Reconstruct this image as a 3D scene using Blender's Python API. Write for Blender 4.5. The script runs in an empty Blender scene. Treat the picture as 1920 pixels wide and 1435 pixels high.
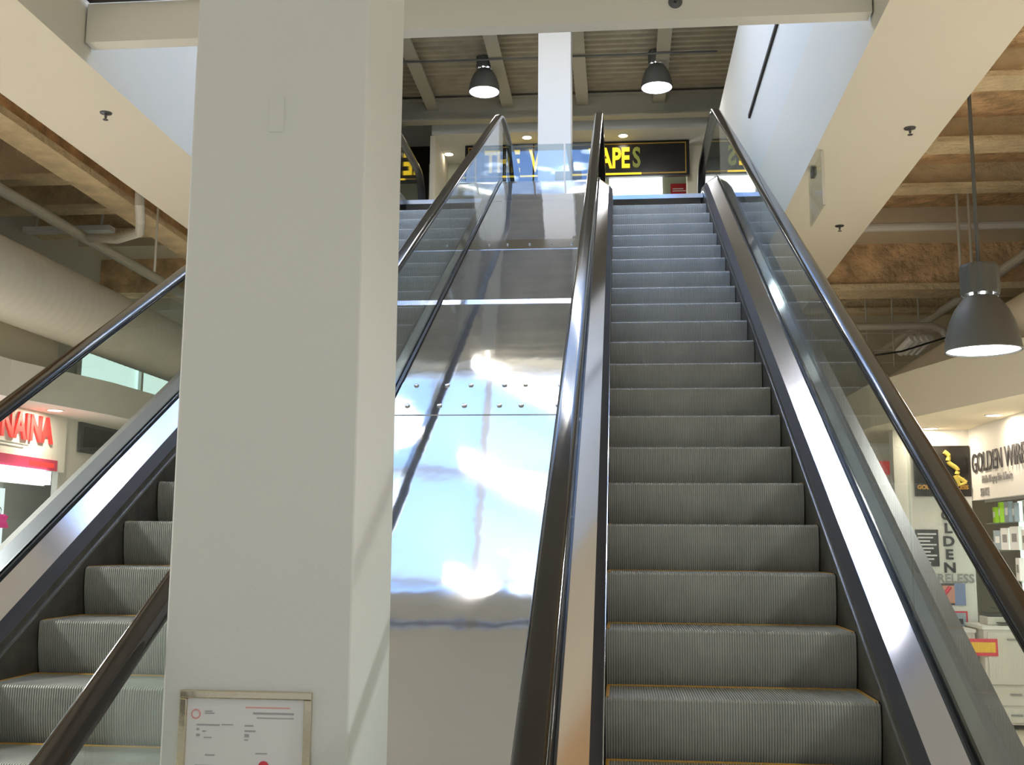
import bpy, bmesh, math, random
from mathutils import Vector, Matrix
random.seed(4)
S = bpy.context.scene
COL = S.collection

# ------------------------------------------------------------------ camera
cd = bpy.data.cameras.new('camera'); cam = bpy.data.objects.new('camera', cd); COL.objects.link(cam)
PITCH, YAW, ROLL, FPX = 0.14597, -0.09926, 0.00769, 2052.0
CP = Vector((0, -3.869, 0.518))
def basis(p, y, r):
    cp, sp, cy, sy, cr, sr = math.cos(p), math.sin(p), math.cos(y), math.sin(y), math.cos(r), math.sin(r)
    f = Vector((sy*cp, cy*cp, sp)); r0 = Vector((cy, -sy, 0)); u0 = r0.cross(f)
    return cr*r0 + sr*u0, -sr*r0 + cr*u0, f
RR, UU, FF = basis(PITCH, YAW, ROLL)
cam.matrix_world = Matrix(((RR.x, UU.x, -FF.x, CP.x), (RR.y, UU.y, -FF.y, CP.y), (RR.z, UU.z, -FF.z, CP.z), (0, 0, 0, 1)))
cd.sensor_width = 36; cd.lens = 36*FPX/1920; cd.clip_start = .05; cd.clip_end = 200
S.camera = cam

# ------------------------------------------------------------------ light, exposure
W = bpy.data.worlds.new('world'); S.world = W; W.use_nodes = True
bg = W.node_tree.nodes['Background']; bg.inputs[0].default_value = (.86, .89, .85, 1); bg.inputs[1].default_value = .46
S.view_settings.view_transform = 'Standard'; S.view_settings.look = 'None'
S.view_settings.exposure = 0.46; S.view_settings.gamma = 1; S.view_settings.use_curve_mapping = False
SKY_COL = (.50, .74, 1.0); SKY_BLUE = (.34, .80, 2.0); SKY_CLOUD = (7.0, 8.2, 10.5); SKY_E = .80       # daylight in the skylight panes

# ------------------------------------------------------------------ materials
def mat(name, col, rough=.6, metal=0, emit=None, es=0, bump=0, bscale=30, spec=None, var=0, vscale=3, coat=0, stretch=None):
    m = bpy.data.materials.new(name); m.use_nodes = True
    nt = m.node_tree; b = nt.nodes['Principled BSDF']
    b.inputs['Base Color'].default_value = (*col, 1); b.inputs['Roughness'].default_value = rough
    b.inputs['Metallic'].default_value = metal
    if spec is not None: b.inputs['Specular IOR Level'].default_value = spec
    if coat: b.inputs['Coat Weight'].default_value = coat; b.inputs['Coat Roughness'].default_value = .08
    if emit: b.inputs['Emission Color'].default_value = (*emit, 1); b.inputs['Emission Strength'].default_value = es
    if bump or var:
        tc = nt.nodes.new('ShaderNodeTexCoord'); mp = nt.nodes.new('ShaderNodeMapping')
        nt.links.new(tc.outputs['Object'], mp.inputs[0])
        if stretch: mp.inputs['Scale'].default_value = stretch
    if bump:
        n = nt.nodes.new('ShaderNodeTexNoise'); n.inputs['Scale'].default_value = bscale; n.inputs['Detail'].default_value = 4
        bp = nt.nodes.new('ShaderNodeBump'); bp.inputs['Strength'].default_value = 1; bp.inputs['Distance'].default_value = bump
        nt.links.new(mp.outputs[0], n.inputs['Vector']); nt.links.new(n.outputs['Fac'], bp.inputs['Height']); nt.links.new(bp.outputs[0], b.inputs['Normal'])
    if var:
        n = nt.nodes.new('ShaderNodeTexNoise'); n.inputs['Scale'].default_value = vscale; n.inputs['Detail'].default_value = 6
        mx = nt.nodes.new('ShaderNodeMix'); mx.data_type = 'RGBA'
        mx.inputs['A'].default_value = (*[c*(1-var) for c in col], 1); mx.inputs['B'].default_value = (*[min(1, c*(1+var)) for c in col], 1)
        rp = nt.nodes.new('ShaderNodeMapRange'); rp.inputs['From Min'].default_value = .3; rp.inputs['From Max'].default_value = .7
        nt.links.new(mp.outputs[0], n.inputs['Vector']); nt.links.new(n.outputs['Fac'], rp.inputs[0]); nt.links.new(rp.outputs[0], mx.inputs['Factor'])
        nt.links.new(mx.outputs['Result'], b.inputs['Base Color'])
    return m
def glass_mat(name, tint, refl=1.0, rough=.01):
    m = bpy.data.materials.new(name); m.use_nodes = True; nt = m.node_tree; nt.nodes.clear()
    o = nt.nodes.new('ShaderNodeOutputMaterial'); mx = nt.nodes.new('ShaderNodeMixShader')
    t = nt.nodes.new('ShaderNodeBsdfTransparent'); t.inputs[0].default_value = (*tint, 1)
    g = nt.nodes.new('ShaderNodeBsdfGlossy'); g.inputs['Roughness'].default_value = rough
    f = nt.nodes.new('ShaderNodeLayerWeight'); f.inputs[0].default_value = .5
    pw = nt.nodes.new('ShaderNodeMath'); pw.operation = 'POWER'; pw.inputs[1].default_value = 5
    ml = nt.nodes.new('ShaderNodeMath'); ml.operation = 'MULTIPLY_ADD'; ml.inputs[1].default_value = .9*refl; ml.inputs[2].default_value = .04*refl
    nt.links.new(f.outputs['Facing'], pw.inputs[0]); nt.links.new(pw.outputs[0], ml.inputs[0]); nt.links.new(ml.outputs[0], mx.inputs[0])
    nt.links.new(t.outputs[0], mx.inputs[1]); nt.links.new(g.outputs[0], mx.inputs[2]); nt.links.new(mx.outputs[0], o.inputs[0])
    return m
M = dict(
    wall=mat('painted drywall', (.72, .71, .66), .75, bump=.0006, bscale=60),
    column=mat('painted column', (.72, .74, .74), .7, bump=.0006, bscale=60),
    soffit=mat('painted soffit', (.74, .70, .60), .8),
    white=mat('white paint', (.82, .81, .78), .6),
    cream=mat('cream paint', (.72, .66, .52), .7),
    grey_steel=mat('painted roof steel', (.40, .37, .28), .6),
    deck=mat('galvanised roof deck', (.37, .32, .22), .55, var=.15, vscale=4),
    fire=mat('sprayed fireproofing', (.72, .50, .29), .95, bump=.05, bscale=16, var=.35, vscale=5),
    firelt=mat('pale fireproofing', (.78, .64, .42), .95, bump=.03, bscale=20, var=.15, vscale=5),
    dark=mat('dark opening', (.03, .022, .015), .7),
    steel=mat('brushed stainless panel', (.62, .62, .63), .05, .87, bump=.003, bscale=1.6, stretch=(1, .45, 1)),
    decksteel=mat('satin stainless deck', (.66, .65, .68), .12, 1, bump=.0006, bscale=3),
    outersteel=mat('satin outer deck', (.27, .29, .34), .34, .6),
    outeredge=mat('grey painted deck edge', (.12, .115, .11), .55),
    chrome=mat('polished trim', (.75, .76, .8), .1, 1),
    skirt=mat('dark coated skirt', (.085, .078, .066), .5, .3, var=.25, vscale=14),
    cover=mat('black plastic cover', (.035, .033, .04), .5, spec=.25),
    gasket=mat('black rubber gasket', (.012, .014, .017), .25),
    rubber=mat('black rubber handrail', (.013, .010, .009), .1, spec=.45, coat=.1),
    step=mat('ribbed step aluminium', (.40, .40, .375), .5, .3, var=.12, vscale=5),
    stepside=mat('step side', (.03, .028, .025), .7),
    yellow=mat('worn yellow demarcation', (.50, .27, .04), .6),
    glass=glass_mat('balustrade glass', (.93, .965, .945), 1.0),
    guardglass=glass_mat('reflective guard glass', (.80, .86, .88), 4.0),
    acrylic=glass_mat('clear acrylic', (.90, .92, .90), .6),
    duct=mat('painted spiral duct', (.66, .57, .44), .6),
    duct2=mat('grey painted duct', (.60, .59, .53), .6),
    pipe=mat('painted pipe', (.68, .64, .56), .5),
    lampgrey=mat('charcoal lamp shade', (.10, .10, .09), .45),
    lamplens=mat('lit lamp lens', (1, 1, 1), .4, emit=(.93, .95, 1), es=14),
    pot=mat('lit downlight', (1, 1, 1), .4, emit=(1, .86, .68), es=14),
    potrim=mat('downlight trim', (.8, .78, .74), .4),
    spr=mat('sprinkler metal', (.14, .14, .15), .35, .8),
    sky=mat('daylit skylight pane', (.8, .9, 1), .3, emit=SKY_COL, es=SKY_E),
    tube=mat('added streak lamp glow', (1, 1, 1), .3, emit=(1, .97, .9), es=60),  # glow of the unseen lamps added for streaks on the steel panel
    black=mat('gloss black sign face', (.012, .011, .01), .25),
    gold=mat('gold sign frame', (.42, .26, .03), .35, .2),
    goldlit=mat('lit yellow letters', (.9, .65, .02), .4, emit=(1, .68, .02), es=.75),
    golddim=mat('unlit yellow letters', (.30, .34, .05), .4),
    shopglow=mat('bright shop window', (1, 1, 1), .5, emit=(.92, 1, .96), es=2.2),
    shopwall=mat('pale green shop wall', (.55, .58, .45), .7),
    red=mat('red print', (.55, .03, .035), .5),
    redlit=mat('lit red letters', (.8, .05, .05), .5, emit=(1, .06, .06), es=.25),
    pink=mat('pink band', (.55, .06, .14), .5),
    hotpink=mat('hot pink cloth', (.95, .06, .35), .8),
    letter=mat('dark grey lettering', (.05, .05, .06), .5),
    lettergrey=mat('grey lettering', (.28, .28, .28), .5),
    gold2=mat('gold figure', (.62, .50, .10), .4),
    orange=mat('dull gold lettering', (.45, .24, .03), .5),
    brass=mat('polished metal frame', (.62, .56, .45), .2, 1, bump=.002, bscale=12),
    paper=mat('white certificate', (.80, .80, .84), .5),
    ptext=mat('grey print', (.42, .42, .46), .6),
    predtext=mat('pale red print', (.75, .38, .38), .6),
    sealred=mat('red seal', (.72, .05, .09), .5),
    tile=mat('cream floor tile', (.82, .73, .58), .3),
    counter=mat('white cabinet', (.66, .62, .56), .45),
    seam=mat('cabinet seam', (.36, .33, .29), .6),
    printer=mat('dark printer', (.06, .06, .06), .5),
    lime=mat('lime pack', (.45, .80, .05), .5),
    green=mat('green pack', (.05, .55, .15), .5),
    bluepack=mat('grey blue pack', (.35, .42, .48), .5),
    whitepack=mat('white pack', (.85, .85, .84), .5),
    skin=mat('warm poster print', (.62, .30, .24), .5),
    bluepr=mat('blue poster print', (.22, .28, .50), .5),
    wood=mat('yellow board', (.85, .50, .04), .5),
)

def sky_pane():
    m = M['sky']; nt = m.node_tree; b = nt.nodes['Principled BSDF']
    tc = nt.nodes.new('ShaderNodeTexCoord'); n = nt.nodes.new('ShaderNodeTexNoise'); n.inputs['Scale'].default_value = .75; n.inputs['Detail'].default_value = 3
    r = nt.nodes.new('ShaderNodeMapRange'); r.inputs['From Min'].default_value = .57; r.inputs['From Max'].default_value = .66
    c = nt.nodes.new('ShaderNodeMix'); c.data_type = 'RGBA'; c.inputs['A'].default_value = (*SKY_BLUE, 1); c.inputs['B'].default_value = (*SKY_CLOUD, 1)
    nt.links.new(tc.outputs['Object'], n.inputs['Vector']); nt.links.new(n.outputs['Fac'], r.inputs[0]); nt.links.new(r.outputs[0], c.inputs['Factor'])
    nt.links.new(c.outputs['Result'], b.inputs['Emission Color']); b.inputs['Emission Strength'].default_value = SKY_E
sky_pane()
# ------------------------------------------------------------------ mesh helpers
class MB:
    def __init__(s): s.v = []; s.f = []
    def quad(s, a, b, c, d): n = len(s.v); s.v += [a, b, c, d]; s.f.append((n, n+1, n+2, n+3)); return s
    def box(s, x0, x1, y0, y1, z0, z1):
        n = len(s.v)
        s.v += [(x0,y0,z0),(x1,y0,z0),(x1,y1,z0),(x0,y1,z0),(x0,y0,z1),(x1,y0,z1),(x1,y1,z1),(x0,y1,z1)]
        s.f += [tuple(n+i for i in q) for q in ((3,2,1,0),(4,5,6,7),(0,1,5,4),(1,2,6,5),(2,3,7,6),(3,0,4,7))]
        return s
    def prism(s, pts, axis, a0, a1):
        """closed outline extruded along an axis"""
        n = len(s.v); k = len(pts)
        def mk(p, a): return (a, p[0], p[1]) if axis == 0 else ((p[0], a, p[1]) if axis == 1 else (p[0], p[1], a))
        s.v += [mk(p, a0) for p in pts] + [mk(p, a1) for p in pts]
        s.f.append(tuple(n+i for i in range(k))[::-1]); s.f.append(tuple(n+k+i for i in range(k)))
        for i in range(k): j = (i+1) % k; s.f.append((n+i, n+j, n+k+j, n+k+i))
        return s
    def sweep(s, rings, closed=True, cap=True):
        n = len(s.v); k = len(rings[0])
        for r in rings: s.v += [tuple(p) for p in r]
        for i in range(len(rings)-1):
            for j in range(k if closed else k-1):
                a = n+i*k+j; b = n+i*k+(j+1) % k
                s.f.append((a, b, b+k, a+k))
        if cap and closed:
            s.f.append(tuple(n+i for i in range(k))[::-1]); m = n+(len(rings)-1)*k; s.f.append(tuple(m+i for i in range(k)))
        return s
    def tube(s, pts, r, k=12):
        pts = [Vector(p) for p in pts]; rings = []; up = Vector((0, 0, 1))
        for i, p in enumerate(pts):
            t = (pts[min(i+1, len(pts)-1)]-pts[max(i-1, 0)]).normalized()
            a = t.cross(up)
            if a.length < .05: a = t.cross(Vector((0, 1, 0)))
            a.normalize(); b = t.cross(a)
            rings.append([p+a*math.cos(2*math.pi*j/k)*r+b*math.sin(2*math.pi*j/k)*r for j in range(k)])
        return s.sweep(rings)
    def lathe(s, prof, c=(0, 0, 0), k=40):
        rings = [[(c[0]+r*math.cos(2*math.pi*j/k), c[1]+r*math.sin(2*math.pi*j/k), c[2]+z) for j in range(k)] for r, z in prof]
        return s.sweep(rings, cap=False)
    def disc(s, r, z, c=(0, 0, 0), k=40):
        n = len(s.v); s.v += [(c[0]+r*math.cos(2*math.pi*j/k), c[1]+r*math.sin(2*math.pi*j/k), c[2]+z) for j in range(k)]
        s.f.append(tuple(n+i for i in range(k))); return s
    def build(s, name, m, parent=None, loc=None, smooth=False, bevel=0):
        me = bpy.data.meshes.new(name); me.from_pydata([tuple(v) for v in s.v], [], s.f)
        bm = bmesh.new(); bm.from_mesh(me); bmesh.ops.recalc_face_normals(bm, faces=bm.faces); bm.to_mesh(me); bm.free()
        me.materials.append(m)
        if smooth:
            for p in me.polygons: p.use_smooth = True
            me.set_sharp_from_angle(angle=math.radians(38))
        o = bpy.data.objects.new(name, me); COL.objects.link(o)
        if parent: o.parent = parent
        if loc: o.location = loc
        if bevel:
            bv = o.modifiers.new('edge', 'BEVEL'); bv.width = bevel; bv.segments = 2; bv.limit_method = 'ANGLE'
        return o
def tag(o, label=None, cat=None, group=None, kind=None):
    if label: o['label'] = label
    if cat: o['category'] = cat
    if group: o['group'] = group
    if kind: o['kind'] = kind
    return o
def thing(name, loc, label, cat, group=None, rz=0):
    o = bpy.data.objects.new(name, None); COL.objects.link(o); o.location = loc; o.rotation_euler.z = rz
    o.empty_display_size = .1
    return tag(o, label, cat, group)
def struct(name, mb, m, label=None, **k):
    o = mb.build(name, m, **k); o['kind'] = 'structure'
    if label: o['label'] = label
    return o
def copy_tree(o, parent=None):
    c = o.copy(); COL.objects.link(c)
    if parent: c.parent = parent
    for ch in list(o.children): copy_tree(ch, c)
    return c
def text(body, h, m, parent, loc, rot, name='lettering', sx=1, depth=.004, align='LEFT', bold=0):
    """raised lettering with capital height h"""
    cu = bpy.data.curves.new('t', 'FONT'); cu.body = body; cu.size = h/.70; cu.extrude = depth; cu.align_x = align; cu.offset = bold
    cu.resolution_u = 3
    t = bpy.data.objects.new('t', cu); COL.objects.link(t)
    bpy.context.view_layer.update()
    me = bpy.data.meshes.new_from_object(t.evaluated_get(bpy.context.evaluated_depsgraph_get()))
    bpy.data.objects.remove(t); bpy.data.curves.remove(cu)
    me.transform(Matrix.Diagonal((sx, 1, 1, 1)))
    me.materials.clear(); me.materials.append(m); me.name = name
    o = bpy.data.objects.new(name, me); COL.objects.link(o); o.parent = parent; o.location = loc; o.rotation_euler = rot
    return o
PI = math.pi
FACE_CAM = (PI/2, 0, 0)            # a sign facing -Y
FACE_RIGHT = (PI/2, 0, PI/2)       # a sign on the left, facing +X, reading towards +Y
FACE_LEFT = (PI/2, 0, -PI/2)       # a sign on the right, facing -X, reading towards -Y

# ================================================================== SETTING
T = math.tan(math.radians(30)); RUN, RISE = .35074, .2025
ZB, ZT = -1.1, 4.116
def zn(Y):
    """height of the step line with rounded knees"""
    yb, yt = ZB/T, ZT/T
    def soft(d, w): return 0 if d < -w else (d if d > w else (d+w)**2/(4*w))
    return ZB + T*(soft(Y-yb, .45)-soft(Y-yt, .22))

struct('floor', MB().box(-9, 8, -8, 15, -1.3, -1.1), M['tile'])
SZ = 3.2
struct('ceiling', MB().box(1.345, 2.10, -6, 9.0, SZ, 4.07), M['soffit'], 'cream soffit over the shop side of the escalators')
struct('ceiling', MB().box(-3.73, -3.0, -6, 9.0, SZ, 4.07), M['soffit'])
struct('wall_right', MB().box(1.345, 1.50, -6, 10.3, 4.07, 6.27), M['wall'])
struct('wall_left', MB().box(-3.15, -3.0, -6, 10.3, 4.07, 6.27), M['wall'])
struct('trim_1', MB().box(-2.99, 1.335, 1.7, 1.80, 3.30, 3.53), M['wall'], 'white cross beam spanning the opening')
struct('trim_2', MB().box(1.325, 1.345, 4.75, 7.0, 4.84, 4.88), M['dark'])
struct('ceiling', MB().box(-2.995, 1.34, -6, 1.66, 3.55, 4.07), M['wall'], 'pale ceiling in front of the opening')
struct('wall_upper_side', MB().box(-9.1, -9, -6.2, 14, 4.07, 7.5), M['wall'])
struct('wall_upper_side', MB().box(7, 7.1, -6.2, 14, 4.07, 7.5), M['wall'])
struct('wall_upper_back', MB().box(-9, 7, -6.2, -6, 4.07, 7.4), M['wall'])
struct('trim_3', MB().box(-2.98, 1.33, 1.66, 1.70, 3.535, 3.545), M['dark'])
# upper storey floor behind the escalator heads
struct('floor', MB().box(-9, 7, 7.45, 14.2, 3.75, 4.07), M['tile'])
# lower storey ceiling decks
struct('ceiling', MB().box(2.10, 8, -6, 15, 4.0, 4.06), M['fire'])
struct('ceiling', MB().box(-9, -3.73, -6, 15, 4.0, 4.06), M['fire'])
# roof
roof = MB()
Z0 = 7.14
prof = []
y = 7.0; i = 0
while y < 12.4:
    prof += [(y, Z0), (y+.05, Z0), (y+.07, Z0+.035), (y+.12, Z0+.035), (y+.14, Z0)]; y += .15
pts = prof + [(12.4, Z0+.2), (7.0, Z0+.2)]
struct('ceiling', roof.prism(pts, 0, -9, 7), M['deck'])
# skylights: two glazed bays and solid roof between
struct('ceiling', MB().box(-9, 7, .45, 2.6, 7.3, 7.5).box(-9, 7, 12.4, 14.2, 7.14, 7.34).box(-9, 7, -8, -4, 7.3, 7.5).box(-9, -3.1, -4, 7, 7.3, 7.5).box(1.45, 7, -4, 7, 7.3, 7.5), M['wall'])
sk = struct('window_1', MB().box(-3.0, 1.35, 2.7, 6.9, 7.42, 7.46), M['sky'])
fr = MB()
for yy in (2.6, 4.0, 5.4, 6.9): fr.box(-3.1, 1.45, yy, yy+.08, 7.32, 7.46)
for xx in (-3.1, -1.65, -.2, 1.37): fr.box(xx, xx+.08, 2.6, 6.95, 7.32, 7.46)
fr.build('window_frame', M['white'], sk)
sk2 = struct('window_2', MB().box(-2.7, 1.0, -3.9, .4, 7.42, 7.46), M['sky'])
fr = MB()
for yy in (-3.9, -1.8, .4): fr.box(-3.1, 1.45, yy, yy+.08, 7.32, 7.46)
for xx in (-2.8, -.9, 1.0): fr.box(xx, xx+.08, -3.9, .4, 7.32, 7.46)
fr.build('window_frame', M['white'], sk2)
struct('wall_upper_right', MB().box(1.40, 1.5, -6, 7.0, 6.27, 7.35), M['wall'])
struct('wall_upper_left', MB().box(-3.15, -3.05, -6, 7.0, 6.27, 7.35), M['wall'])
struct('wall_far_left', MB().box(-6.1, -6.0, -2, 7.6, -1.1, 4.0).box(-6.1, -6.0, 7.6, 11, -1.1, 2.3).box(-6.1, -6.0, 7.6, 15, 2.95, 4.0).box(-6.1, -6.0, 11, 15, -1.1, 2.95), M['wall'])
w3 = struct('window_3', MB().box(-6.08, -6.05, 7.6, 11, 2.3, 2.95), mat('bright pane', (.6, .8, .75), .4, emit=(.66, .9, .84), es=.75))
fr = MB().box(-6.02, -5.97, 7.55, 7.65, 2.25, 3.0).box(-6.02, -5.97, 7.55, 11, 2.25, 2.3).box(-6.02, -5.98, 9.2, 9.26, 2.3, 2.95)
fr.build('window_frame', M['white'], w3)
struct('wall_far_right', MB().box(5.5, 5.6, -2, 15, -1.1, 4.0), M['wall'])
struct('wall_back', MB().box(-6.0, 5.5, 13.0, 13.1, -1.1, 3.75), M['cream'])
# upper storey shop end
struct('wall_bulkhead', MB().box(-2.83, 3.0, 11.9, 14.0, 6.68, 6.93), mat('grey bulkhead', (.62, .62, .57), .7))
struct('wall_shopfront', MB().box(-3.1, 3.0, 13.2, 13.3, 4.07, 6.68), M['shopwall'])
struct('wall_shop_pier', MB().box(1.06, 1.30, 12.6, 12.9, 4.07, 6.68), M['cream'])
struct('wall_upper_far', MB().box(-9, -2.86, 13.6, 13.7, 4.07, 7.2), M['dark'])
struct('wall_upper_return', MB().box(-2.86, -2.78, 11.95, 13.5, 4.07, 6.68), M['cream'])

# ================================================================== COLUMNS
c1 = MB().box(-1.163, -.677, -1.1, -.63, -1.1, 7.3).build('square_column', M['column'], bevel=.006)
tag(c1, 'white square column standing in front of the escalators with a framed notice', 'column')
MB().box(-.945, -.905, -1.104, -1.10, 1.62, 1.72).build('repair_patch', M['column'], c1)
c2 = MB().box(-.985, -.578, 9.0, 9.41, 4.07, 7.14).build('square_column', M['white'], bevel=.005)
tag(c2, 'slim bright blue-lit square column on the upper floor behind the steel panel', 'column')

# framed certificate
nf = thing('framed_notice', (-.942, -1.1, -.1), 'metal framed paper certificate mounted low on the white column', 'notice')
fw, x0, x1, zt, zb = .020, -.171, .171, .245, -.10
fm = MB().box(x0, x1, -.014, 0, zt-fw, zt).box(x0, x1, -.014, 0, zb, zb+fw).box(x0, x0+fw, -.014, 0, zb+fw, zt-fw).box(x1-fw, x1, -.014, 0, zb+fw, zt-fw)
fm.build('frame', M['brass'], nf, bevel=.003)
pp = MB().box(x0+fw, x1-fw, -.006, -.001, zb+fw, zt-fw).build('certificate', M['paper'], nf)
MB().box(.02, .125, -.0068, -.006, .188, .193).build('title_line', M['ptext'], pp)
pt = MB()
for (a, b, z, h) in [(-.105, -.085, .192, .003), (-.105, -.08, .187, .003), (.03, .125, .178, .003), (-.125, -.065, .158, .004), (-.06, -.03, .160, .003),
                     (-.125, -.118, .146, .006), (-.11, -.10, .143, .003), (-.125, -.115, .132, .006), (-.105, -.085, .128, .003), (0, .022, .158, .004), (0, .028, .145, .004),
                     (0, .012, .132, .008), (0, .01, .124, .003), (-.1, -.075, .085, .004), (.03, .06, .092, .003), (-.125, .06, .06, .003), (-.125, .02, .045, .003), (-.125, .04, .03, .003)]:
    pt.box(a, b, -.0068, -.006, z, z+h)
pt.build('printed_lines', M['ptext'], pp)
MB().box(.0, .115, -.0068, -.006, .203, .206).build('red_line', M['predtext'], pp)
sl = MB()
sl.lathe([(.0125, 0), (.0125, .001), (.009, .001), (.009, 0)], k=24); o = sl.build('red_emblem', M['predtext'], pp, (-.128, -.006, .186)); o.rotation_euler = (PI/2, 0, 0)
sd = MB().disc(.014, .0012, k=24).build('red_seal', M['sealred'], pp, (.052, -.006, .062)); sd.rotation_euler = (PI/2, 0, 0)

# ================================================================== ESCALATORS
HW = .458
def step_mesh():
    prof = [(.335, 0, 0, 1)]
    for yy in (.25, .12, .02): prof.append((yy, 0, 0, 1))
    prof += [(.006, -.002, -.5, .86), (.0, -.010, -1, .2), (-.002, -.045, -1, 0), (.000, -.09, -1, 0), (.006, -.135, -1, 0), (.015, -.175, -1, 0), (.026, -.212, -1, 0)]
    N = 100; p = 2*HW/N; b = MB(); cols = []
    for i in range(N):
        x = -HW+i*p
        cols += [(x, 0), (x+p*.12, 1), (x+p*.50, 1), (x+p*.62, 0)]
    cols.append((HW, 0))
    rings = []
    for (yy, zz, ny, nz) in prof:
        rings.append([(x, yy-ny*(k-1)*-.0+ny*(k)*.0045-ny*.0045, zz+nz*k*.0045-nz*.0045) for x, k in cols])
    b.sweep(rings, closed=False)
    # closing body behind the ribs
    return b
def make_step():
    st = step_mesh().build('step', M['step'])
    sd = MB()
    side = [(.345, -.008), (.03, -.008), (.012, -.02), (.010, -.05), (.012, -.09), (.018, -.135), (.027, -.175), (.038, -.212), (.345, -.212)]
    for s in (-1, 1): sd.prism(side, 0, s*(HW-.0005) - .002, s*(HW-.0005)+.002)
    sd.box(-HW, HW, .335, .348, -.16, -.006)
    sd.build('step_frame', M['stepside'], st)
    yl = MB().box(-HW+.003, HW-.003, .330, .345, -.004, .0022)
    for s in (-1, 1):
        a, c = sorted((s*(HW-.002), s*(HW-.013))); yl.box(a, c, .022, .330, -.004, .0022)
    yl.build('yellow_edge', M['yellow'], st)
    return st

def make_escalator(XC, side_outer, label):
    """side_outer: +1 / -1 gives the side that carries the free outer deck"""
    root = thing('escalator', (XC, 0, ZB), label, 'escalator')
    def at(o): o.location.z += -ZB; return o
    YS = [-3.2, -2.9, -2.6] + [-2.5+.08*i for i in range(17)] + [-1+.5*i for i in range(16)] + [6.8+.05*i for i in range(14)] + [7.8, 8.6]
    YS = sorted(set(round(v, 3) for v in YS))
    YL = -3.35
    def strip(pts, name, m, s, ys=YS, sm=True):
        rings = [[(s*d, Y, zn(Y)+v) for d, v in pts] for Y in ys]
        return at(MB().sweep(rings).build(name, m, root, smooth=sm))
    for s in (1, -1):
        strip([(.462, -.5), (.462, .085), (.472, .085), (.472, -.5)], 'skirt_panel', M['skirt'], s)
        strip([(.4585, .028), (.4585, .040), (.4625, .040), (.4625, .028)], 'skirt_trim', M['chrome'], s)
        strip([(.463, .085), (.500, .130), (.500, .096), (.463, .07)], 'cover_strip', M['cover'], s)
        strip([(.500, .132), (.594, .190), (.594, .15), (.500, .10)], 'inner_deck', M['decksteel'], s)
        strip([(.592, .192), (.592, .212), (.600, .214), (.600, .14), (.592, .14)], 'glass_gasket', M['gasket'], s)
        strip([(.612, .214), (.624, .206), (.624, .14), (.612, .14)], 'glass_gasket', M['gasket'], s)
        # glass panels
        rad = .345
        def gy(a, b, endb=False, endt=False):
            n = max(2, int((b-a)/.1)); ys = [a+(b-a)*i/n for i in range(n+1)]
            low = [(Y, zn(Y)+.16) for Y in ys]; up = [(Y, zn(Y)+.885) for Y in ys][::-1]
            if endt:
                c = (b, zn(b)+.885-rad); up = [(c[0]+rad*math.sin(t), c[1]+rad*math.cos(t)) for t in [PI*k/14 for k in range(14, 0, -1)]] + up
            if endb:
                c = (a, zn(a)+.885-rad); up = up + [(c[0]-rad*math.sin(t), c[1]+rad*math.cos(t)) for t in [PI*k/14 for k in range(1, 15)]]
            return low+up
        cuts = [-2.9, -1.75, .1, 1.95, 3.8, 5.65, 7.5, 8.75]
        for i in range(len(cuts)-1):
            a, b = cuts[i]+.003, cuts[i+1]-.003
            g = MB().prism(gy(a, b, i == 0, i == len(cuts)-2), 0, s*.606-.005, s*.606+.005)
            at(g.build('glass_panel', M['glass'], root))
        # handrail
        path = []
        ya, yb = -2.9, 8.75
        za, zb_ = zn(ya)+.905-(rad+.02), zn(yb)+.905-(rad+.02); R = rad+.02
        for k in range(16, 0, -1):
            t = PI*1.05*k/16; path.append((ya-R*math.sin(t), za+R*math.cos(t)))
        yy = ya
        hy = [ya+.3*i for i in range(1, 3)] + [-2.4+.1*i for i in range(12)] + [-1+.5*i for i in range(16)] + [6.75+.05*i for i in range(14)] + [7.6, 8.2]
        path += [(ya, zn(ya)+.905)] + [(Y, zn(Y)+.905) for Y in sorted(hy) if ya < Y < yb] + [(yb, zn(yb)+.905)]
        for k in range(1, 17):
            t = PI*1.05*k/16; path.append((yb+R*math.sin(t), zb_+R*math.cos(t)))
        rings = []
        oval = [(-.040, -.012), (-.041, -.002), (-.039, .007), (-.034, .0145), (-.027, .0185), (-.018, .0195), (0, .020), (.018, .0195), (.027, .0185), (.034, .0145), (.039, .007), (.041, -.002), (.040, -.012), (.033, -.018), (-.033, -.018)]
        for i, p in enumerate(path):
            p0 = path[max(0, i-1)]; p1 = path[min(len(path)-1, i+1)]
            t = Vector((p1[0]-p0[0], p1[1]-p0[1])).normalized(); n = Vector((-t.y, t.x))
            rings.append([(s*.596+u, p[0]+n.x*w, p[1]+n.y*w) for u, w in oval])
        at(MB().sweep(rings).build('handrail', M['rubber'], root, smooth=True))
        # outer side
        if s == side_outer:
            strip([(.624, .205), (.705, .205), (.705, .16), (.624, .16)], 'outer_deck', M['outersteel'], s)
            strip([(.705, .203), (.775, .165), (.775, .11), (.705, .15)], 'outer_deck_edge', M['outeredge'], s)
            strip([(.750, .14), (.765, .14), (.765, -.75), (.750, -.75)], 'side_cladding', M['outersteel'], s)
        else:
            strip([(.61, .13), (.63, .13), (.63, -.75), (.61, -.75)], 'side_cladding', M['outersteel'], s)
    # underside
    at(MB().sweep([[(-.80*1 if side_outer < 0 else -.62, Y, zn(Y)-.95), (.80 if side_outer > 0 else .62, Y, zn(Y)-.95), (.80 if side_outer > 0 else .62, Y, zn(Y)-.80), (-.80 if side_outer < 0 else -.62, Y, zn(Y)-.80)] for Y in YS if Y > -1.5]).build('underside_cladding', M['wall'], root))
    at(MB().box(-HW, HW, 7.02, 8.7, 4.02, 4.064).build('landing_plate', M['decksteel'], root))
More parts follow.
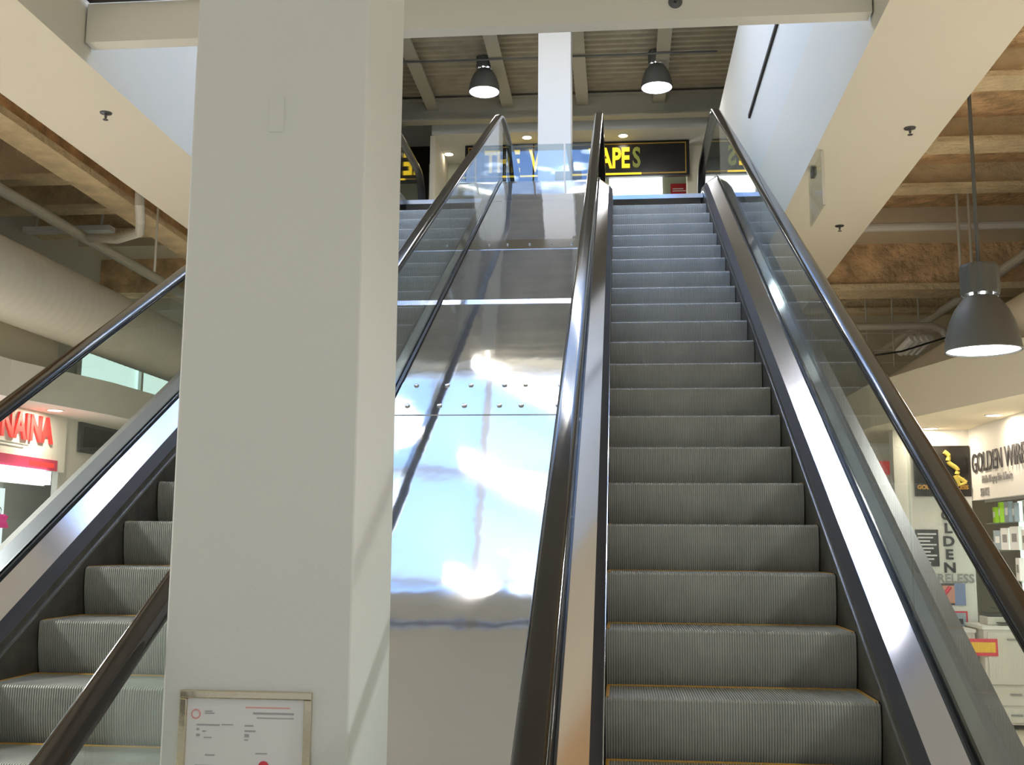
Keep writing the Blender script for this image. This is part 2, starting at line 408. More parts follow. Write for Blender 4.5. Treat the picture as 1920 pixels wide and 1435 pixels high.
    at(MB().box(-HW, HW, -3.1, -1.9, -1.12, -1.095).build('landing_plate', M['decksteel'], root))
    return root
E1 = make_escalator(.4005, 1, 'escalator with grey ribbed steps fully in view, beside the phone shop')
E2 = make_escalator(-1.835, -1, 'escalator partly hidden behind the white column, beside the red lettered shop')
proto = make_step()
first = True
for E in (E1, E2):
    for n in range(-4, 20):
        if first: st = proto; first = False
        else: st = copy_tree(proto)
        st.parent = E; st.location = (0, n*RUN, n*RISE-ZB)

# ================================================================== STEEL INFILL BETWEEN THE ESCALATORS
inf = thing('steel_infill_panel', (-.715, 0, ZB), 'wide sloping stainless steel cover between the two escalators', 'metal panel')
def isheet(y0, y1, x0=-1.205, x1=-.225, v=.19):
    n = max(2, int(abs(y1-y0)/.12)); ys = [y0+(y1-y0)*i/n for i in range(n+1)]
    return [[(x0+.715, Y, zn(Y)+v-ZB), (x1+.715, Y, zn(Y)+v-ZB), (x1+.715, Y, zn(Y)+v-.02-ZB), (x0+.715, Y, zn(Y)+v-.02-ZB)] for Y in ys]
b = MB().sweep(isheet(-1.6, -.61, x0=-.665)); b.sweep(isheet(-.605, 1.76)); b.build('steel_sheet', M['steel'], inf)
for a, c in ((1.765, 3.37), (3.378, 4.80), (4.808, 6.18), (6.188, 7.9)):
    MB().sweep(isheet(a, c)).build('steel_sheet', M['steel'], inf)
def lip(y0, y1, v0, v1, x0=-1.205, x1=-.225):
    return MB().sweep([[(x0+.715, Y, zn(Y)+v-ZB), (x1+.715, Y, zn(Y)+v-ZB), (x1+.715, Y, zn(Y)+.18-ZB), (x0+.715, Y, zn(Y)+.18-ZB)] for Y, v in ((y0, v0), (y1, v1))])
lip(3.35, 3.41, .190, .2005).build('joint_strip', M['decksteel'], inf)
MB().sweep(isheet(4.60, 4.86, v=.194)).build('joint_strip', M['decksteel'], inf)
MB().sweep(isheet(1.70, 2.10, v=.194)).build('joint_strip', M['steel'], inf)
for X in (-1.12, -.948, -.816, -.630, -.515, -.322):
    for Y in (1.80, 2.05):
        kb = MB().lathe([(0, .009), (.011, .008), (.014, .004), (.014, 0)], k=16).build('stop_stud', M['chrome'], inf, (X+.715, Y, zn(Y)+.195-ZB), smooth=True)
        kb.rotation_euler = (math.radians(30), 0, 0)
for X in (-1.05, -.9, -.72, -.55, -.38):
    kb = MB().lathe([(0, .010), (.007, .009), (.010, .004), (.010, 0)], k=12).build('bolt_head', M['chrome'], inf, (X+.715, 4.72, zn(4.72)+.195-ZB), smooth=True)
    kb.rotation_euler = (math.radians(30), 0, 0)
# glass guard at the head of the infill
gd = thing('glass_guard', (-.715, 7.42, 4.312), 'low glass guard standing on top of the sloping steel panel', 'glass guard')
for a, c in ((-.49, -.205), (-.185, .13), (.15, .49)):
    MB().box(a, c, -.005, .005, .02, .47).build('glass_pane', M['guardglass'], gd)
    MB().prism([(-.024, 0), (-.014, .035), (.014, .035), (.024, 0)], 0, a+.02, c-.02).build('clamp_rail', M['chrome'], gd)

# deflector plate hung at the soffit edge
df = thing('deflector_plate', (1.36, 3.75, 3.19), 'clear plastic deflector plate hanging from the soffit edge above the handrail', 'deflector')
MB().box(-.006, .006, -.26, .26, -.38, 0).build('clear_plate', M['acrylic'], df, (.03, 0, 0))
MB().box(-.015, .015, -.05, .03, -.06, .0).build('bracket', M['lampgrey'], df, (.03, .1, 0))
MB().box(-.01, .01, .0, .012, -.38, 0).build('edge_strip', M['chrome'], df, (.03, -.27, 0))

# ================================================================== SPRINKLERS
def sprinkler(x, y, z, label, rx=0):
    t = thing('sprinkler_head', (x, y, z), label, 'sprinkler', 'sprinkler heads on the soffits'); t.rotation_euler.x = rx
    MB().lathe([(0, 0), (.038, 0), (.036, -.006), (.018, -.010), (.014, -.012), (0, -.012)], k=24).build('escutcheon', M['spr'], t, smooth=True)
    MB().lathe([(0, -.01), (.009, -.01), (.008, -.035), (0, -.035)], k=12).build('body', M['spr'], t, smooth=True)
    MB().lathe([(0, -.046), (.017, -.045), (.017, -.048), (0, -.048)], k=16).box(-.002, .002, -.002, .002, -.046, -.03).build('deflector', M['spr'], t)
sprinkler(1.88, 3.12, SZ, 'sprinkler head on the cream soffit nearer the hanging shop lamp')
sprinkler(1.86, 5.33, SZ, 'sprinkler head farther along the soffit, below the clear deflector plate')
sprinkler(-3.23, 2.46, SZ, 'sprinkler head on the soffit left of the white column')
sprinkler(.31, 1.70, 3.40, 'sprinkler head fixed to the face of the white cross beam', -PI/2)

# ================================================================== UPPER ROOF STEEL
for i, X in enumerate((-3.85, -2.76, -1.63, -.52, .60, 1.72)):
    lab = ['roof joist beyond the wall, only its side seen', 'roof joist running down behind the top of the white column', 'roof joist above the left pendant lamp on the upper floor',
           'roof joist directly right of the blue-lit column', 'roof joist above the second upper pendant lamp', 'roof joist over the upper shop wall'][i]
    j = MB().box(X-.03, X+.03, 7.0, 11.6, 6.97, 7.14).box(X-.09, X+.09, 7.0, 11.6, 6.95, 6.975).build('roof_joist', M['grey_steel']); tag(j, lab, 'joist', 'cream steel joists under the roof deck')
gb = MB().box(-8, 1.9, 11.60, 11.62, 6.76, 7.12).box(-8, 1.9, 11.52, 11.70, 6.75, 6.77).box(-8, 1.9, 11.52, 11.70, 7.08, 7.10).build('roof_girder', M['grey_steel'])
tag(gb, 'deep grey-green roof girder across the back above the shop bulkhead', 'girder')
sp = MB().tube([(-8, 9.9, 6.93), (1.3, 9.9, 6.93)], .014, 8).build('ceiling_pipe', M['lampgrey']); tag(sp, 'thin dark pipe crossing under the upper roof joists', 'pipe')

LS = 1.07
def pendant(x, y, z, ztop, label, k=1.0):
    t = thing('pendant_lamp', (x, y, z), label, 'lamp', 'charcoal bell pendant lamps')
    out = [(.2, 0), (.203, .004), (.199, .03), (.19, .09), (.172, .16), (.145, .225), (.115, .27), (.092, .298), (.088, .305)]
    inn = [(r-.006, zz) for r, zz in out[::-1]]
    MB().lathe(out+inn, k=56).build('lamp_shade', M['lampgrey'], t, smooth=True)
    MB().disc(.186, .006, k=56).build('lens', M['lamplens'], t)
    nk = MB(); kk = 36; rings = []
    for zz, s in ((.318, 1), (.33, 1.03), (.47, 1.03), (.485, .98)):
        rings.append([((.096+(.006 if (j//2) % 2 else 0))*s*math.cos(2*PI*j/kk), (.096+(.006 if (j//2) % 2 else 0))*s*math.sin(2*PI*j/kk), zz) for j in range(kk)])
    nk.sweep(rings).build('ribbed_neck', M['lampgrey'], t)
    rings = []
    for zz in (.303, .320):
        rings.append([((.094 if (q // 2) % 2 else .066)*math.cos(2*PI*q/28), (.094 if (q // 2) % 2 else .066)*math.sin(2*PI*q/28), zz) for q in range(28)])
    MB().sweep(rings, cap=False).build('vent_ring', M['lampgrey'], t)
    MB().lathe([(.071, .303), (.071, .3185)], k=28).build('glowing_vent', M['lamplens'], t)
    t.scale = (LS, LS, LS)
    MB().lathe([(.011, .48), (.011, (ztop-z)/LS)], k=10).build('rod', M['lampgrey'], t)
    li = bpy.data.lights.new('lamp_light', 'AREA'); li.shape = 'DISK'; li.size = .36; li.energy = PW; li.color = (1, .97, .92)
    lo = bpy.data.objects.new('lamp_light', li); COL.objects.link(lo); lo.parent = t; lo.location = (0, 0, -.004)
    return t
PW = 120
pendant(2.131, 2.72, 1.658, 4.0, 'big charcoal bell pendant lamp hanging near the phone shop')
PW = 8
pendant(-1.825, 10.3, 6.64, 7.14, 'small upper floor pendant lamp left of the blue-lit column')
pendant(.523, 10.3, 6.62, 7.14, 'small upper floor pendant lamp between the blue-lit column and the blue wall')

PW = 85  # lamps added out of view to fill the soffits and lower ceilings
for (x, y, lab) in ((3.6, -1.9, 'added out-of-view fill lamp on the shop side by the escalator foot'), (-4.05, -.9, 'added out-of-view fill lamp before the left shops'), (-4.0, 1.2, 'added out-of-view fill lamp over the left walkway')):
    pendant(x, y, 1.9, 3.55 if abs(x) < 1 else 4.0, lab)
def pot(x, y, z, label, r=.07, pw=0):
    t = thing('downlight', (x, y, z), label, 'downlight', 'small round ceiling downlights')
    MB().disc(r*.8, -.006, k=24).build('lens', M['pot'], t)
    MB().lathe([(r, 0), (r, -.008), (r*.8, -.008), (r*.8, 0)], k=24).build('trim_ring', M['potrim'], t)
    if pw:
        li = bpy.data.lights.new('downlight_light', 'AREA'); li.shape = 'DISK'; li.size = .1; li.energy = pw; li.color = (1, .82, .6)
        lo = bpy.data.objects.new('downlight_light', li); COL.objects.link(lo); lo.parent = t; lo.location = (0, 0, -.012)
pot(-2.70, 12.75, 6.68, 'downlight by the left end of the black and yellow sign', .085)
pot(-1.39, 12.12, 6.68, 'downlight above the sign, left of the blue-lit column', .085)
pot(.075, 12.16, 6.68, 'downlight above the yellow letters', .085)
pot(3.22, 5.9, 1.65, 'downlight over the phone shop fascia lettering', .08, 4)
pot(2.98, 7.0, 1.65, 'downlight in front of the small red notices', .08, 6)
pot(-5.08, 5.50, 1.68, 'warm downlight over the red shop lettering', .08, 9)

# ================================================================== UPPER SHOP SIGN
sg = thing('shop_sign', (-.65, 12.4, 6.11), 'long black upper floor sign with a gold frame and yellow letters', 'sign')
w, h = 1.735, .565
MB().box(-w, w, 0, .08, 0, h).build('sign_box', M['black'], sg)
MB().box(-w+.05, w-.05, -.012, 0, .035, .055).box(-w+.05, w-.05, -.012, 0, h-.05, h-.035).box(-w+.05, -w+.065, -.012, 0, .055, h-.05).box(w-.065, w-.05, -.012, 0, .055, h-.05).build('gold_frame', M['gold'], sg)
MB().box(-.9, 1.0, -.014, -.002, .030, .058).build('lit_frame_edge', M['goldlit'], sg)
t1 = text('VAPE', .31, M['goldlit'], sg, (.20, -.02, .145), FACE_CAM, sx=.62, depth=.01, bold=.012)
text('S', .31, M['golddim'], sg, (.865, -.02, .145), FACE_CAM, name='dim_letter', sx=.62, depth=.01, bold=.012)
text('THE', .34, M['goldlit'], sg, (-1.42, -.02, .12), FACE_CAM, sx=.62, depth=.01, bold=.012)
text('WF', .34, M['goldlit'], sg, (-.72, -.02, .12), FACE_CAM, sx=.62, depth=.01, bold=.012)
lw = thing('lit_window', (.30, 13.19, 5.2), 'glowing white shop window below the black sign', 'shop window')
MB().box(-.45, .40, -.03, 0, 0, 1.17).build('pane', M['shopglow'], lw)
MB().box(-.47, .42, -.04, .0, 1.17, 1.2).box(.40, .42, -.04, 0, 0, 1.17).box(-.47, -.45, -.04, 0, 0, 1.17).build('frame', M['white'], lw)
rs = thing('red_shop_notice', (.98, 13.15, 5.9), 'small red and white notice beside the glowing window', 'notice')
MB().box(-.15, .15, 0, .02, 0, .33).build('board', M['red'], rs)
MB().box(-.12, .11, -.004, 0, .20, .215).box(-.12, .05, -.004, 0, .235, .25).build('print_lines', M['whitepack'], rs)
MB().box(-.12, .12, -.004, 0, .06, .13).build('white_band', M['whitepack'], rs)

# ================================================================== LOWER CEILING, RIGHT
def beam(name, mb, m, label, cat='beam', group=None):
    o = mb.build(name, m); tag(o, label, cat, group); return o
G = 'fireproofed ceiling beams'
for i, (Y, d, lab) in enumerate([(3.75, .13, 'pale sprayed beam nearest, above the rod of the big lamp'), (5.02, .15, 'pale sprayed beam crossing behind the big lamp rod'),
                           (6.14, .11, 'pale sprayed beam just before the white ceiling pipe')]):
    beam('ceiling_beam', MB().box(2.12, 5.45, Y-d, Y+d, 3.75, 3.79).box(2.12, 5.45, Y-.02, Y+.02, 3.79, 4.0), M['firelt'], lab, 'beam', G)
dbm = thing('deep_beam', (3.8, 8.0, 3.25), 'deep brown sprayed beam behind the big pendant lamp', 'beam', G)
MB().box(-1.68, 1.65, -.05, .25, .06, .75).build('brown_web', M['fire'], dbm)
MB().box(-1.68, 1.65, -.10, .32, -.02, .05).build('pale_flange', M['firelt'], dbm)
db2 = beam('ceiling_beam', MB().box(2.2, 5.45, 9.4, 9.6, 3.3, 3.36).box(2.2, 5.45, 9.48, 9.52, 3.36, 4.0), M['firelt'], 'pale beam low behind the deep brown beam', 'beam', G)
p = MB().tube([(2.12, 7.2, 3.72), (5.45, 7.2, 3.72)], .045, 12).build('water_pipe', M['white']); tag(p, 'white horizontal pipe crossing above the big lamp', 'pipe')
p = MB().tube([(3.88, 2, 3.3), (3.88, 7, 3.3), (3.76, 12.4, 3.3)], .05, 12).build('water_pipe', M['pipe']); tag(p, 'cream pipe running away beside the spiral duct behind the big lamp', 'pipe')
for q, (x, yy) in enumerate(((3.25, 6.7), (3.42, 6.9))):
    p = MB().tube([(x, yy, 4.0), (x, yy, 3.1-.2*q)], .014, 8).build('hanger_rod', M['pipe']); tag(p, ['thin hanger rod nearest the big lamp rod', 'longer hanger rod beside the first one'][q], 'rod', 'hanger rods')
p = MB().tube([(2.6, 9.0, 3.05), (3.6, 9.0, 3.05), (3.72, 9.0, 3.0), (3.78, 9.0, 2.9), (3.78, 9.0, 2.55)], .045, 12).build('water_pipe', M['pipe']); tag(p, 'bent pipe turning down behind the right handrail', 'pipe')
cg = MB()
for xx in (2.9, 3.2, 3.5): cg.tube([(xx, 9.15, 2.6), (xx, 9.15, 4.0)], .010, 6)
for zz in (2.65, 2.8, 3.0): cg.tube([(2.6, 9.15, zz), (3.7, 9.15, zz)], .010, 6)
p = cg.build('wire_rack', M['pipe']); tag(p, 'wire cable rack hanging behind the glass of the right handrail', 'rack')
cb = MB().tube([(2.6, 8.2, 2.55), (3.0, 8.0, 2.58), (3.6, 7.8, 2.75), (4.3, 7.4, 3.1)], .010, 8).build('cable', M['gasket']); tag(cb, 'black cable sagging above the spiral duct', 'cable')
fd = MB()
for k in range(4): fd.tube([(3.05+.06*k, 8.3, 2.62), (3.15+.06*k, 8.1, 2.74)], .05, 10)
p = fd.build('flexible_duct', M['whitepack']); tag(p, 'crumpled silver flexible duct above the spiral duct', 'duct')
def duct(X, Z, r, y0, y1, m, label):
    rings = []; n = int((y1-y0)/.03); k = 40
    for i in range(n+1):
        Y = y0+(y1-y0)*i/n; rr_ = r+(.004 if i % 4 == 0 else 0)
        rings.append([(X+rr_*math.cos(2*PI*j/k), Y, Z+rr_*math.sin(2*PI*j/k)) for j in range(k)])
    o = MB().sweep(rings).build('spiral_duct', m, smooth=False)
    for q in o.data.polygons: q.use_smooth = True
    tag(o, label, 'duct'); return o
duct(3.3, 2.31, .235, 2.5, 10.5, M['duct'], 'thick cream ribbed duct below the big pendant lamp')
duct(-4.85, 2.55, .31, 2.0, 8.6, M['duct2'], 'thick pale ribbed duct left of the white column')
# cross duct and bulkhead behind, seen through the glass
p = MB().box(2.1, 5.4, 10.6, 11.1, 2.2, 2.75).build('air_duct', M['duct']); tag(p, 'square cream duct crossing far behind the right handrail glass', 'duct')
cn = MB().tube([(5.45, 9.5, 2.05), (5.45, 9.5, 2.35), (5.45, 9.44, 2.42), (5.45, 9.3, 2.45), (5.45, 3.0, 2.45)], .03, 10).build('conduit', M['lettergrey']); tag(cn, 'thin grey conduit bent over the pale wall above the phone shop', 'conduit')

# ================================================================== PHONE SHOP, RIGHT
SZR = 1.65
sf = [(3.35, 3.2), (3.02, 4.45), (2.60, 6.0), (2.40, 6.9), (2.30, 10.4), (5.5, 10.4), (5.5, 3.2)]
struct('ceiling', MB().prism(sf, 2, SZR, SZR+.42), M['cream'])
FX = 3.38
fs = thing('shop_fascia', (FX, 5.2, .96), 'white phone shop fascia with dark lettering', 'sign')
MB().box(0, .06, -2.4, 1.95, 0, .69).build('fascia_board', M['white'], fs)
text('GOLDEN WIRELESS', .18, M['letter'], fs, (-.012, 1.86, .26), FACE_LEFT, sx=.82, depth=.004, bold=.001)
text('Mobile & Laptop Sales & Service', .07, M['lettergrey'], fs, (-.006, 1.60, .15), FACE_LEFT, sx=.62, depth=.003)
text('SERVICE', .075, M['lettergrey'], fs, (-.006, 1.66, .03), FACE_LEFT, sx=.62, depth=.003)
ws = struct('wall_shop_return', MB().box(2.66, 3.38, 7.15, 7.3, -1.1, SZR), M['white'])
bs = thing('square_sign', (3.10, 7.15, 1.0), 'black square sign with a gold squiggle figure on the white shop pier', 'sign')
MB().box(-.255, .27, -.03, 0, 0, .49).build('sign_board', M['black'], bs)
sq = []
for k in range(26):
    u = k/25; sq.append((.03+.17*u+.02*math.sin(u*14), -.045, .43-.30*u))
fg = MB().tube(sq, .022, 8).tube([(.12, -.045, .20), (.16, -.045, .11), (.215, -.045, .13), (.19, -.045, .17)], .02, 8).tube([(.02, -.045, .16), (-.06, -.045, .20), (-.10, -.045, .17)], .014, 8)
fg.build('gold_figure', M['gold2'], bs, smooth=True)
text('GOLDEN WIRELESS', .038, M['orange'], bs, (-.235, -.033, .07), FACE_CAM, sx=1.02, depth=.002, bold=.003)
ls = thing('vertical_lettering', (3.14, 7.14, .2), 'dark vertical and horizontal shop name lettering on the white pier', 'lettering')
for k, ch in enumerate('GOLDEN'):
    text(ch, .092, M['letter'], ls, (0, -.004, .70-.125*k), FACE_CAM, name='letter', sx=1.15, depth=.004, align='CENTER', bold=.004)
text('WIRELESS', .08, M['lettergrey'], ls, (-.27, -.004, -.02), FACE_CAM, sx=1.0, depth=.003, bold=.002)
def flat(name, x0, x1, y, z0, z1, m, label, cat='poster', group=None):
    t = thing(name, ((x0+x1)/2, y, z0), label, cat, group); w = (x1-x0)/2
    MB().box(-w, w, -.008, 0, 0, z1-z0).build('sheet', m, t); return t, w, z1-z0
t, w, h = flat('poster', 2.83, 3.045, 7.14, .33, .68, M['letter'], 'dark text poster left of the vertical letters')
ln = MB(); 
for k in range(9): ln.box(-w+.02, w-.02-.03*(k % 3), -.011, -.008, h-.05-.034*k, h-.035-.034*k)
ln.build('text_lines', M['paper'], t)
t, w, h = flat('poster', 2.95, 3.27, 7.14, -.035, .17, M['letter'], 'colourful picture poster under the shop lettering')
MB().box(-.05, .06, -.011, -.008, .02, h-.02).build('warm_print', M['skin'], t); MB().box(.06, w, -.011, -.008, .0, h).build('blue_print', M['bluepr'], t)
MB().tube([(-.06, -.012, .06), (-.02, -.012, .12), (.02, -.012, .17)], .018, 8).build('red_stroke', M['sealred'], t)
t, w, h = flat('poster', 3.07, 3.28, 7.14, -.25, -.09, M['sealred'], 'small red bordered picture below the colourful poster')
MB().box(-w+.015, w-.015, -.011, -.008, .015, h-.015).build('picture', M['bluepack'], t); MB().box(-.05, .06, -.013, -.011, .04, .09).build('dark_print', M['letter'], t)
t, w, h = flat('sale_notice', 3.10, 3.36, 6.58, -.45, -.30, M['sealred'], 'red and yellow sale notice on the cabinet side', 'notice')
MB().box(-w+.015, w-.02, -.011, -.008, .03, h-.03).build('yellow_band', M['wood'], t)
# rear red notices
struct('wall_rear_shop', MB().box(2.45, 3.3, 8.6, 8.7, -1.1, SZR), M['white'])
for (a, b, z0, z1, m, lab) in [(2.80, 2.96, 1.30, 1.45, M['redlit'], 'uppermost small red notice behind the sloping glass'),
                               (3.00, 3.08, 1.02, 1.46, M['red'], 'narrow dark red banner beside the black square sign'),
                               (2.98, 3.17, .86, .99, M['redlit'], 'small red notice under the narrow banner')]:
    t, w, h = flat('red_notice', a, b, 8.59, z0, z1, m, lab, 'notice', 'red notices in the rear shop')
# shelving: glass display with packs
sh = thing('display_shelf', (3.45, 5.6, -.05), 'glass display shelving full of phone packs under the fascia', 'shelf')
MB().box(.30, .33, -2.4, 1.4, 0, 1.0).build('back_panel', mat('glowing display back', (.62, .68, .6), .6, emit=(.8, 1, .88), es=.8), sh)  # glow put into the back panel stands in for shop interior light
for k, zz in enumerate((.0, .26, .53, .78)): MB().box(0, .3, -2.4, 1.4, zz, zz+.012).build('shelf_board', M['acrylic'], sh)
MB().box(0, .012, -2.4, 1.4, .985, 1.01).build('top_rail', M['lettergrey'], sh)
PK = 'phone accessory packs on the display shelves'
names = {'lime': 'lime green', 'green': 'bright green', 'bluepack': 'grey blue', 'whitepack': 'white', 'sealred': 'red'}
rowname = ['lowest', 'second', 'third', 'top']
packs = [(3, 7.0, 'lime', .15, .12), (3, 6.85, 'lime', .19, .13), (3, 6.66, 'bluepack', .19, .14), (3, 6.48, 'bluepack', .17, .13), (3, 6.2, 'whitepack', .19, .24), (3, 5.9, 'whitepack', .18, .2),
         (2, 6.95, 'bluepack', .18, .13), (2, 6.75, 'whitepack', .2, .14), (2, 6.5, 'whitepack', .21, .16), (2, 6.25, 'whitepack', .18, .2), (2, 6.0, 'sealred', .12, .08), (2, 5.8, 'whitepack', .2, .2),
         (1, 6.45, 'whitepack', .2, .18), (1, 6.22, 'whitepack', .19, .14), (1, 6.05, 'green', .17, .14), (1, 5.85, 'green', .18, .14),
         (0, 6.3, 'whitepack', .14, .18), (0, 6.05, 'sealred', .1, .1), (0, 5.85, 'whitepack', .15, .18)]
cnt = {}
order = ['first', 'second', 'third', 'fourth', 'fifth']
for (row, Y, m, hh, ww) in packs:
    k = cnt.get((row, m), 0); cnt[(row, m)] = k+1
    t = thing('phone_pack', (3.55, Y, -.05+(0, .26, .53, .78)[row]+.013), '%s pack on the %s display shelf, %s of that colour from the pier' % (names[m], rowname[row], order[k]), 'package', PK, rz=random.uniform(-.25, .25))
    MB().box(-.02, .02, -ww/2, ww/2, 0, hh).build('box', M[m], t)
    MB().box(-.023, -.02, -ww*.3, ww*.25, hh*.35, hh*.7).build('print', M['lettergrey'] if m == 'whitepack' else M['whitepack'], t)
# counter with drawers
cb_ = thing('drawer_cabinet', (3.45, 6.6, -1.1), 'white drawer cabinet on the floor below the display shelves', 'cabinet')
MB().box(-.20, .75, 0, .5, .05, .88).build('body', M['counter'], cb_, bevel=.006)
for (a, c, z0, z1) in ((-.17, .26, .40, .86), (.28, .72, .40, .86), (-.17, .26, .22, .38), (.28, .72, .22, .38), (-.17, .26, .07, .2), (.28, .72, .07, .2)):
    dr = MB().box(a, c, -.018, 0, z0, z1).build('drawer_front', M['counter'], cb_, bevel=.004)
    MB().box((a+c)/2-.05, (a+c)/2+.05, -.03, -.018, z1-.07, z1-.055).build('handle', M['lettergrey'], dr)
MB().box(-.21, .76, -.01, .5, .88, .91).build('worktop', M['white'], cb_)
for x in (-.1, .0, .5, .6): MB().lathe([(0, 0), (.03, 0), (.03, .05), (0, .05)], (x, .04, 0), 12).build('caster', M['printer'], cb_)
cc = thing('counter_cabinet', (3.0, 6.75, -1.1), 'plain white counter cabinet standing against the shop pier', 'cabinet')
MB().box(-.28, .22, 0, .35, 0, .84).build('body', M['counter'], cc)
for zz in (.2, .42, .63): MB().box(-.28, .22, -.004, 0, zz, zz+.006).build('seam', M['seam'], cc)
MB().box(-.29, .23, -.01, .36, .84, .87).build('worktop', M['white'], cc)
def printer(x, y, z, label, w=.19):
    t = thing('printer', (x, y, z), label, 'printer')
    MB().box(-w, w, 0, .25, 0, .075).build('body', M['counter'], t, bevel=.01)
    MB().prism([(-w*.9, .075), (w*.8, .075), (w*.5, .115), (-w*.9, .10)], 1, .02, .23).build('lid', M['printer'], t)
    MB().box(-w*.6, w*.6, -.05, 0, .02, .03).build('paper_tray', M['printer'], t)
printer(3.52, 6.72, -.19, 'printer with a dark lid on the drawer cabinet')
MB_ = thing('glass_case', (3.9, 7.0, -1.1), 'low white showcase behind the drawer cabinet', 'showcase')
MB().box(-.3, .5, .15, .5, 0, .95).build('body', M['counter'], MB_); MB().box(-.3, .5, .13, .5, .95, .97).build('top', M['white'], MB_)

# ================================================================== LEFT SIDE
# bulkhead and soffit over the shops
sl_ = [(-5.02, 2.5), (-5.0, 4.6), (-4.76, 5.9), (-4.6, 8.8), (-6.0, 8.8), (-6.0, 2.5)]
struct('ceiling', MB().prism(sl_, 2, 1.68, 1.99), M['wall'])
struct('wall_left_upstand', MB().box(-5.95, -5.2, 2.5, 5.7, 1.99, 2.40), M['cream'])
LX = -5.3
lf = thing('shop_fascia', (LX, 5.2, .98), 'white shop fascia with big red lettering and a pink band', 'sign')
MB().box(-.06, 0, -2.0, .95, .175, .70).build('fascia_board', M['white'], lf)
text('NAINA', .225, M['redlit'], lf, (.014, -.215, .43), FACE_RIGHT, sx=.86, depth=.01, bold=.010)
fl = MB().box(0, .004, -.9, .28, .375, .385).box(0, .004, -.9, .20, .345, .355).build('grey_print_lines', M['lettergrey'], lf)
MB().box(0, .02, -2.0, .78, .175, .275).build('pink_band', M['pink'], lf)
MB().box(.02, .022, .28, .72, .200, .245).build('red_print', M['redlit'], lf)
lb = thing('strip_light', (LX+.03, 5.2, 1.04), 'bright white strip light under the pink band', 'light')
MB().box(-.05, .02, -2, .62, -.02, .10).build('lit_tube', mat('lit strip', (1, 1, 1), .4, emit=(.85, .92, 1), es=4), lb)
MB().box(-.06, -.05, -2, .64, -.03, .11).build('backplate', M['white'], lb)
struct('wall_shop_glow', MB().box(-5.88, -5.85, 2.6, 6.1, -1.0, 1.0), mat('shop interior glow', (.7, .72, .72), .7, emit=(.8, .95, 1), es=.7))  # glowing panel added in place of the bright shop interior
struct('wall_shop_left', MB().box(-5.42, -5.36, 6.15, 12, -1.1, 1.68).box(-5.95, -5.9, 2.5, 6.15, -1.1, 1.68), M['white'])
pf = thing('picture_frame', (-5.35, 6.75, 1.38), 'black framed picture on the white wall beyond the red lettering', 'picture')
MB().box(0, .03, -.28, .6, 0, .3).build('frame', M['printer'], pf); MB().box(.03, .035, -.22, .54, .04, .26).build('picture', M['dark'], pf)
for k, (yy, zz, col, lab) in enumerate([(4.45, .4, 'hotpink', 'hot pink dress hanging at the edge of the shop window'), (5.42, .62, 'hotpink', 'small hot pink garment among the white ones'),
                                        (4.90, .55, 'whitepack', 'white garment hanging beside the hot pink dress'), (5.14, .60, 'whitepack', 'white garment hanging next to the small pink one'), (4.67, .45, 'bluepack', 'grey garment between the pink dress and the white ones')]):
    t = thing('garment', (-5.5+.02*k, yy, zz), lab, 'garment', 'garments in the shop window')
    wv = .10; top = .33 if k != 1 else .12
    outl = [(-wv*1.1, -.45 if k != 1 else 0), (-wv*.6, top*.55), (-wv, top*.85), (-wv*.35, top), (0, top*.93), (wv*.35, top), (wv, top*.85), (wv*.6, top*.55), (wv*1.1, -.45 if k != 1 else 0)]
    MB().prism(outl, 0, -.03, .03).build('cloth', M[col], t, bevel=.01)
    MB().tube([(0, 0, top), (0, .01, top+.04), (0, -.01, top+.06)], .004, 6).build('hanger_hook', M['spr'], t)
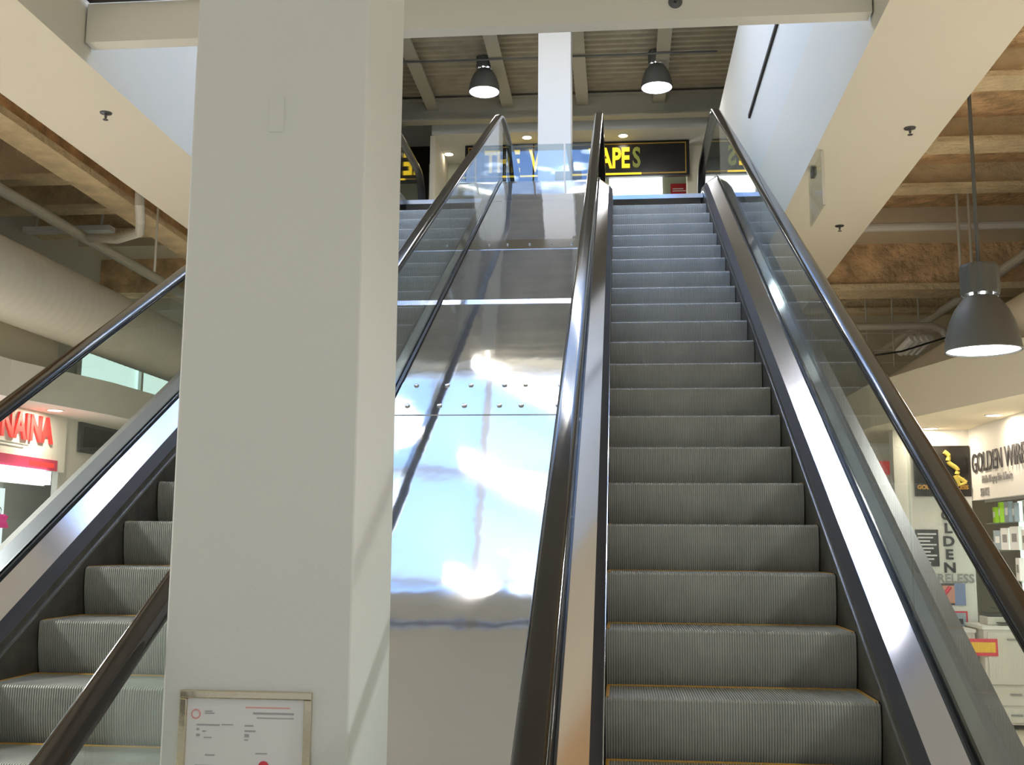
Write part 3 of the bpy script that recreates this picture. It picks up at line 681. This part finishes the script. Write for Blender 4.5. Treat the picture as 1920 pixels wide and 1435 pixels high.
# girders, beams, pipes of the lower ceiling on the left
gl = thing('fireproofed_girder', (-4.45, 3, 3.48), 'pale sprayed girder running beside the left soffit', 'beam')
MB().box(-.14, .14, -6, 9, 0, .06).build('pale_flange', M['firelt'], gl); MB().box(-.03, .03, -6, 9, .06, .51).build('brown_web', M['fire'], gl)
for (Y, z, lab) in ((4.86, 3.6, 'pale sprayed cross beam nearest, with dark gaps above it'), (5.72, 3.6, 'pale sprayed cross beam in the middle left of the column'), (6.6, 3.62, 'pale sprayed cross beam farthest, above the long grey pipe')):
    beam('ceiling_beam', MB().box(-8, -4.6, Y-.09, Y+.09, z, z+.05).box(-8, -4.6, Y-.02, Y+.02, z+.05, 4.0), M['firelt'], lab, 'beam', G)
beam('ceiling_beam', MB().box(-8, -4.6, 8.0, 8.3, 3.35, 4.0), M['fire'], 'deep brown beam behind the long grey pipe', 'beam', G)
ti = MB().box(-5.9, -5.0, 6.15, 6.27, 3.55, 3.6).box(-5.8, -5.78, 6.2, 6.22, 3.6, 4.0).box(-5.12, -5.1, 6.2, 6.22, 3.6, 4.0).build('tube_light_housing', M['whitepack']); tag(ti, 'white linear fitting between the cross beams by the pipe bend', 'light')
p = MB().tube([(-4.94, 1, 3.3), (-4.94, 9.5, 3.3)], .05, 14).build('water_pipe', M['duct2']); tag(p, 'long grey pipe running away below the left ceiling beams', 'pipe')
p = MB().tube([(-4.0, 4.62, 3.75), (-4.0, 4.65, 3.3), (-4.03, 4.75, 3.2), (-4.15, 5.0, 3.17), (-4.5, 5.3, 3.2), (-4.85, 5.47, 3.27)], .04, 12).build('water_pipe', M['duct2']); tag(p, 'bent branch pipe curving down from the left soffit to the long pipe', 'pipe')
p = MB().tube([(-4.22, 5.5, 4.0), (-4.22, 5.5, 2.95)], .012, 8).build('hanger_rod', M['duct2']); tag(p, 'thin rod hanging by the pipe bend left of the column', 'rod')

# unseen tube lamps added to throw white streaks onto the steel panel
for k, (yy, a) in enumerate(((3.5, -.42), (4.9, -.50), (6.3, -.55))):
    t = thing('added_streak_lamp', (-.8, yy, 7.1), ['added tube lamp for panel streaks, near edge of the skylight', 'added tube lamp for panel streaks, middle of the skylight', 'added tube lamp for panel streaks, far edge of the skylight'][k], 'lamp', 'added tube lamps for streaks on the steel panel', rz=a)
    MB().box(-1.2, 1.2, -.035, .035, 0, .05).build('housing', M['white'], t)
    MB().tube([(-1.18, 0, -.02), (1.18, 0, -.02)], .02, 10).build('tube', M['tube'], t)
    MB().tube([(-.8, 0, .05), (-.8, 0, .3)], .004, 6).build('hanger_wire', M['spr'], t); MB().tube([(.8, 0, .05), (.8, 0, .3)], .004, 6).build('hanger_wire', M['spr'], t)
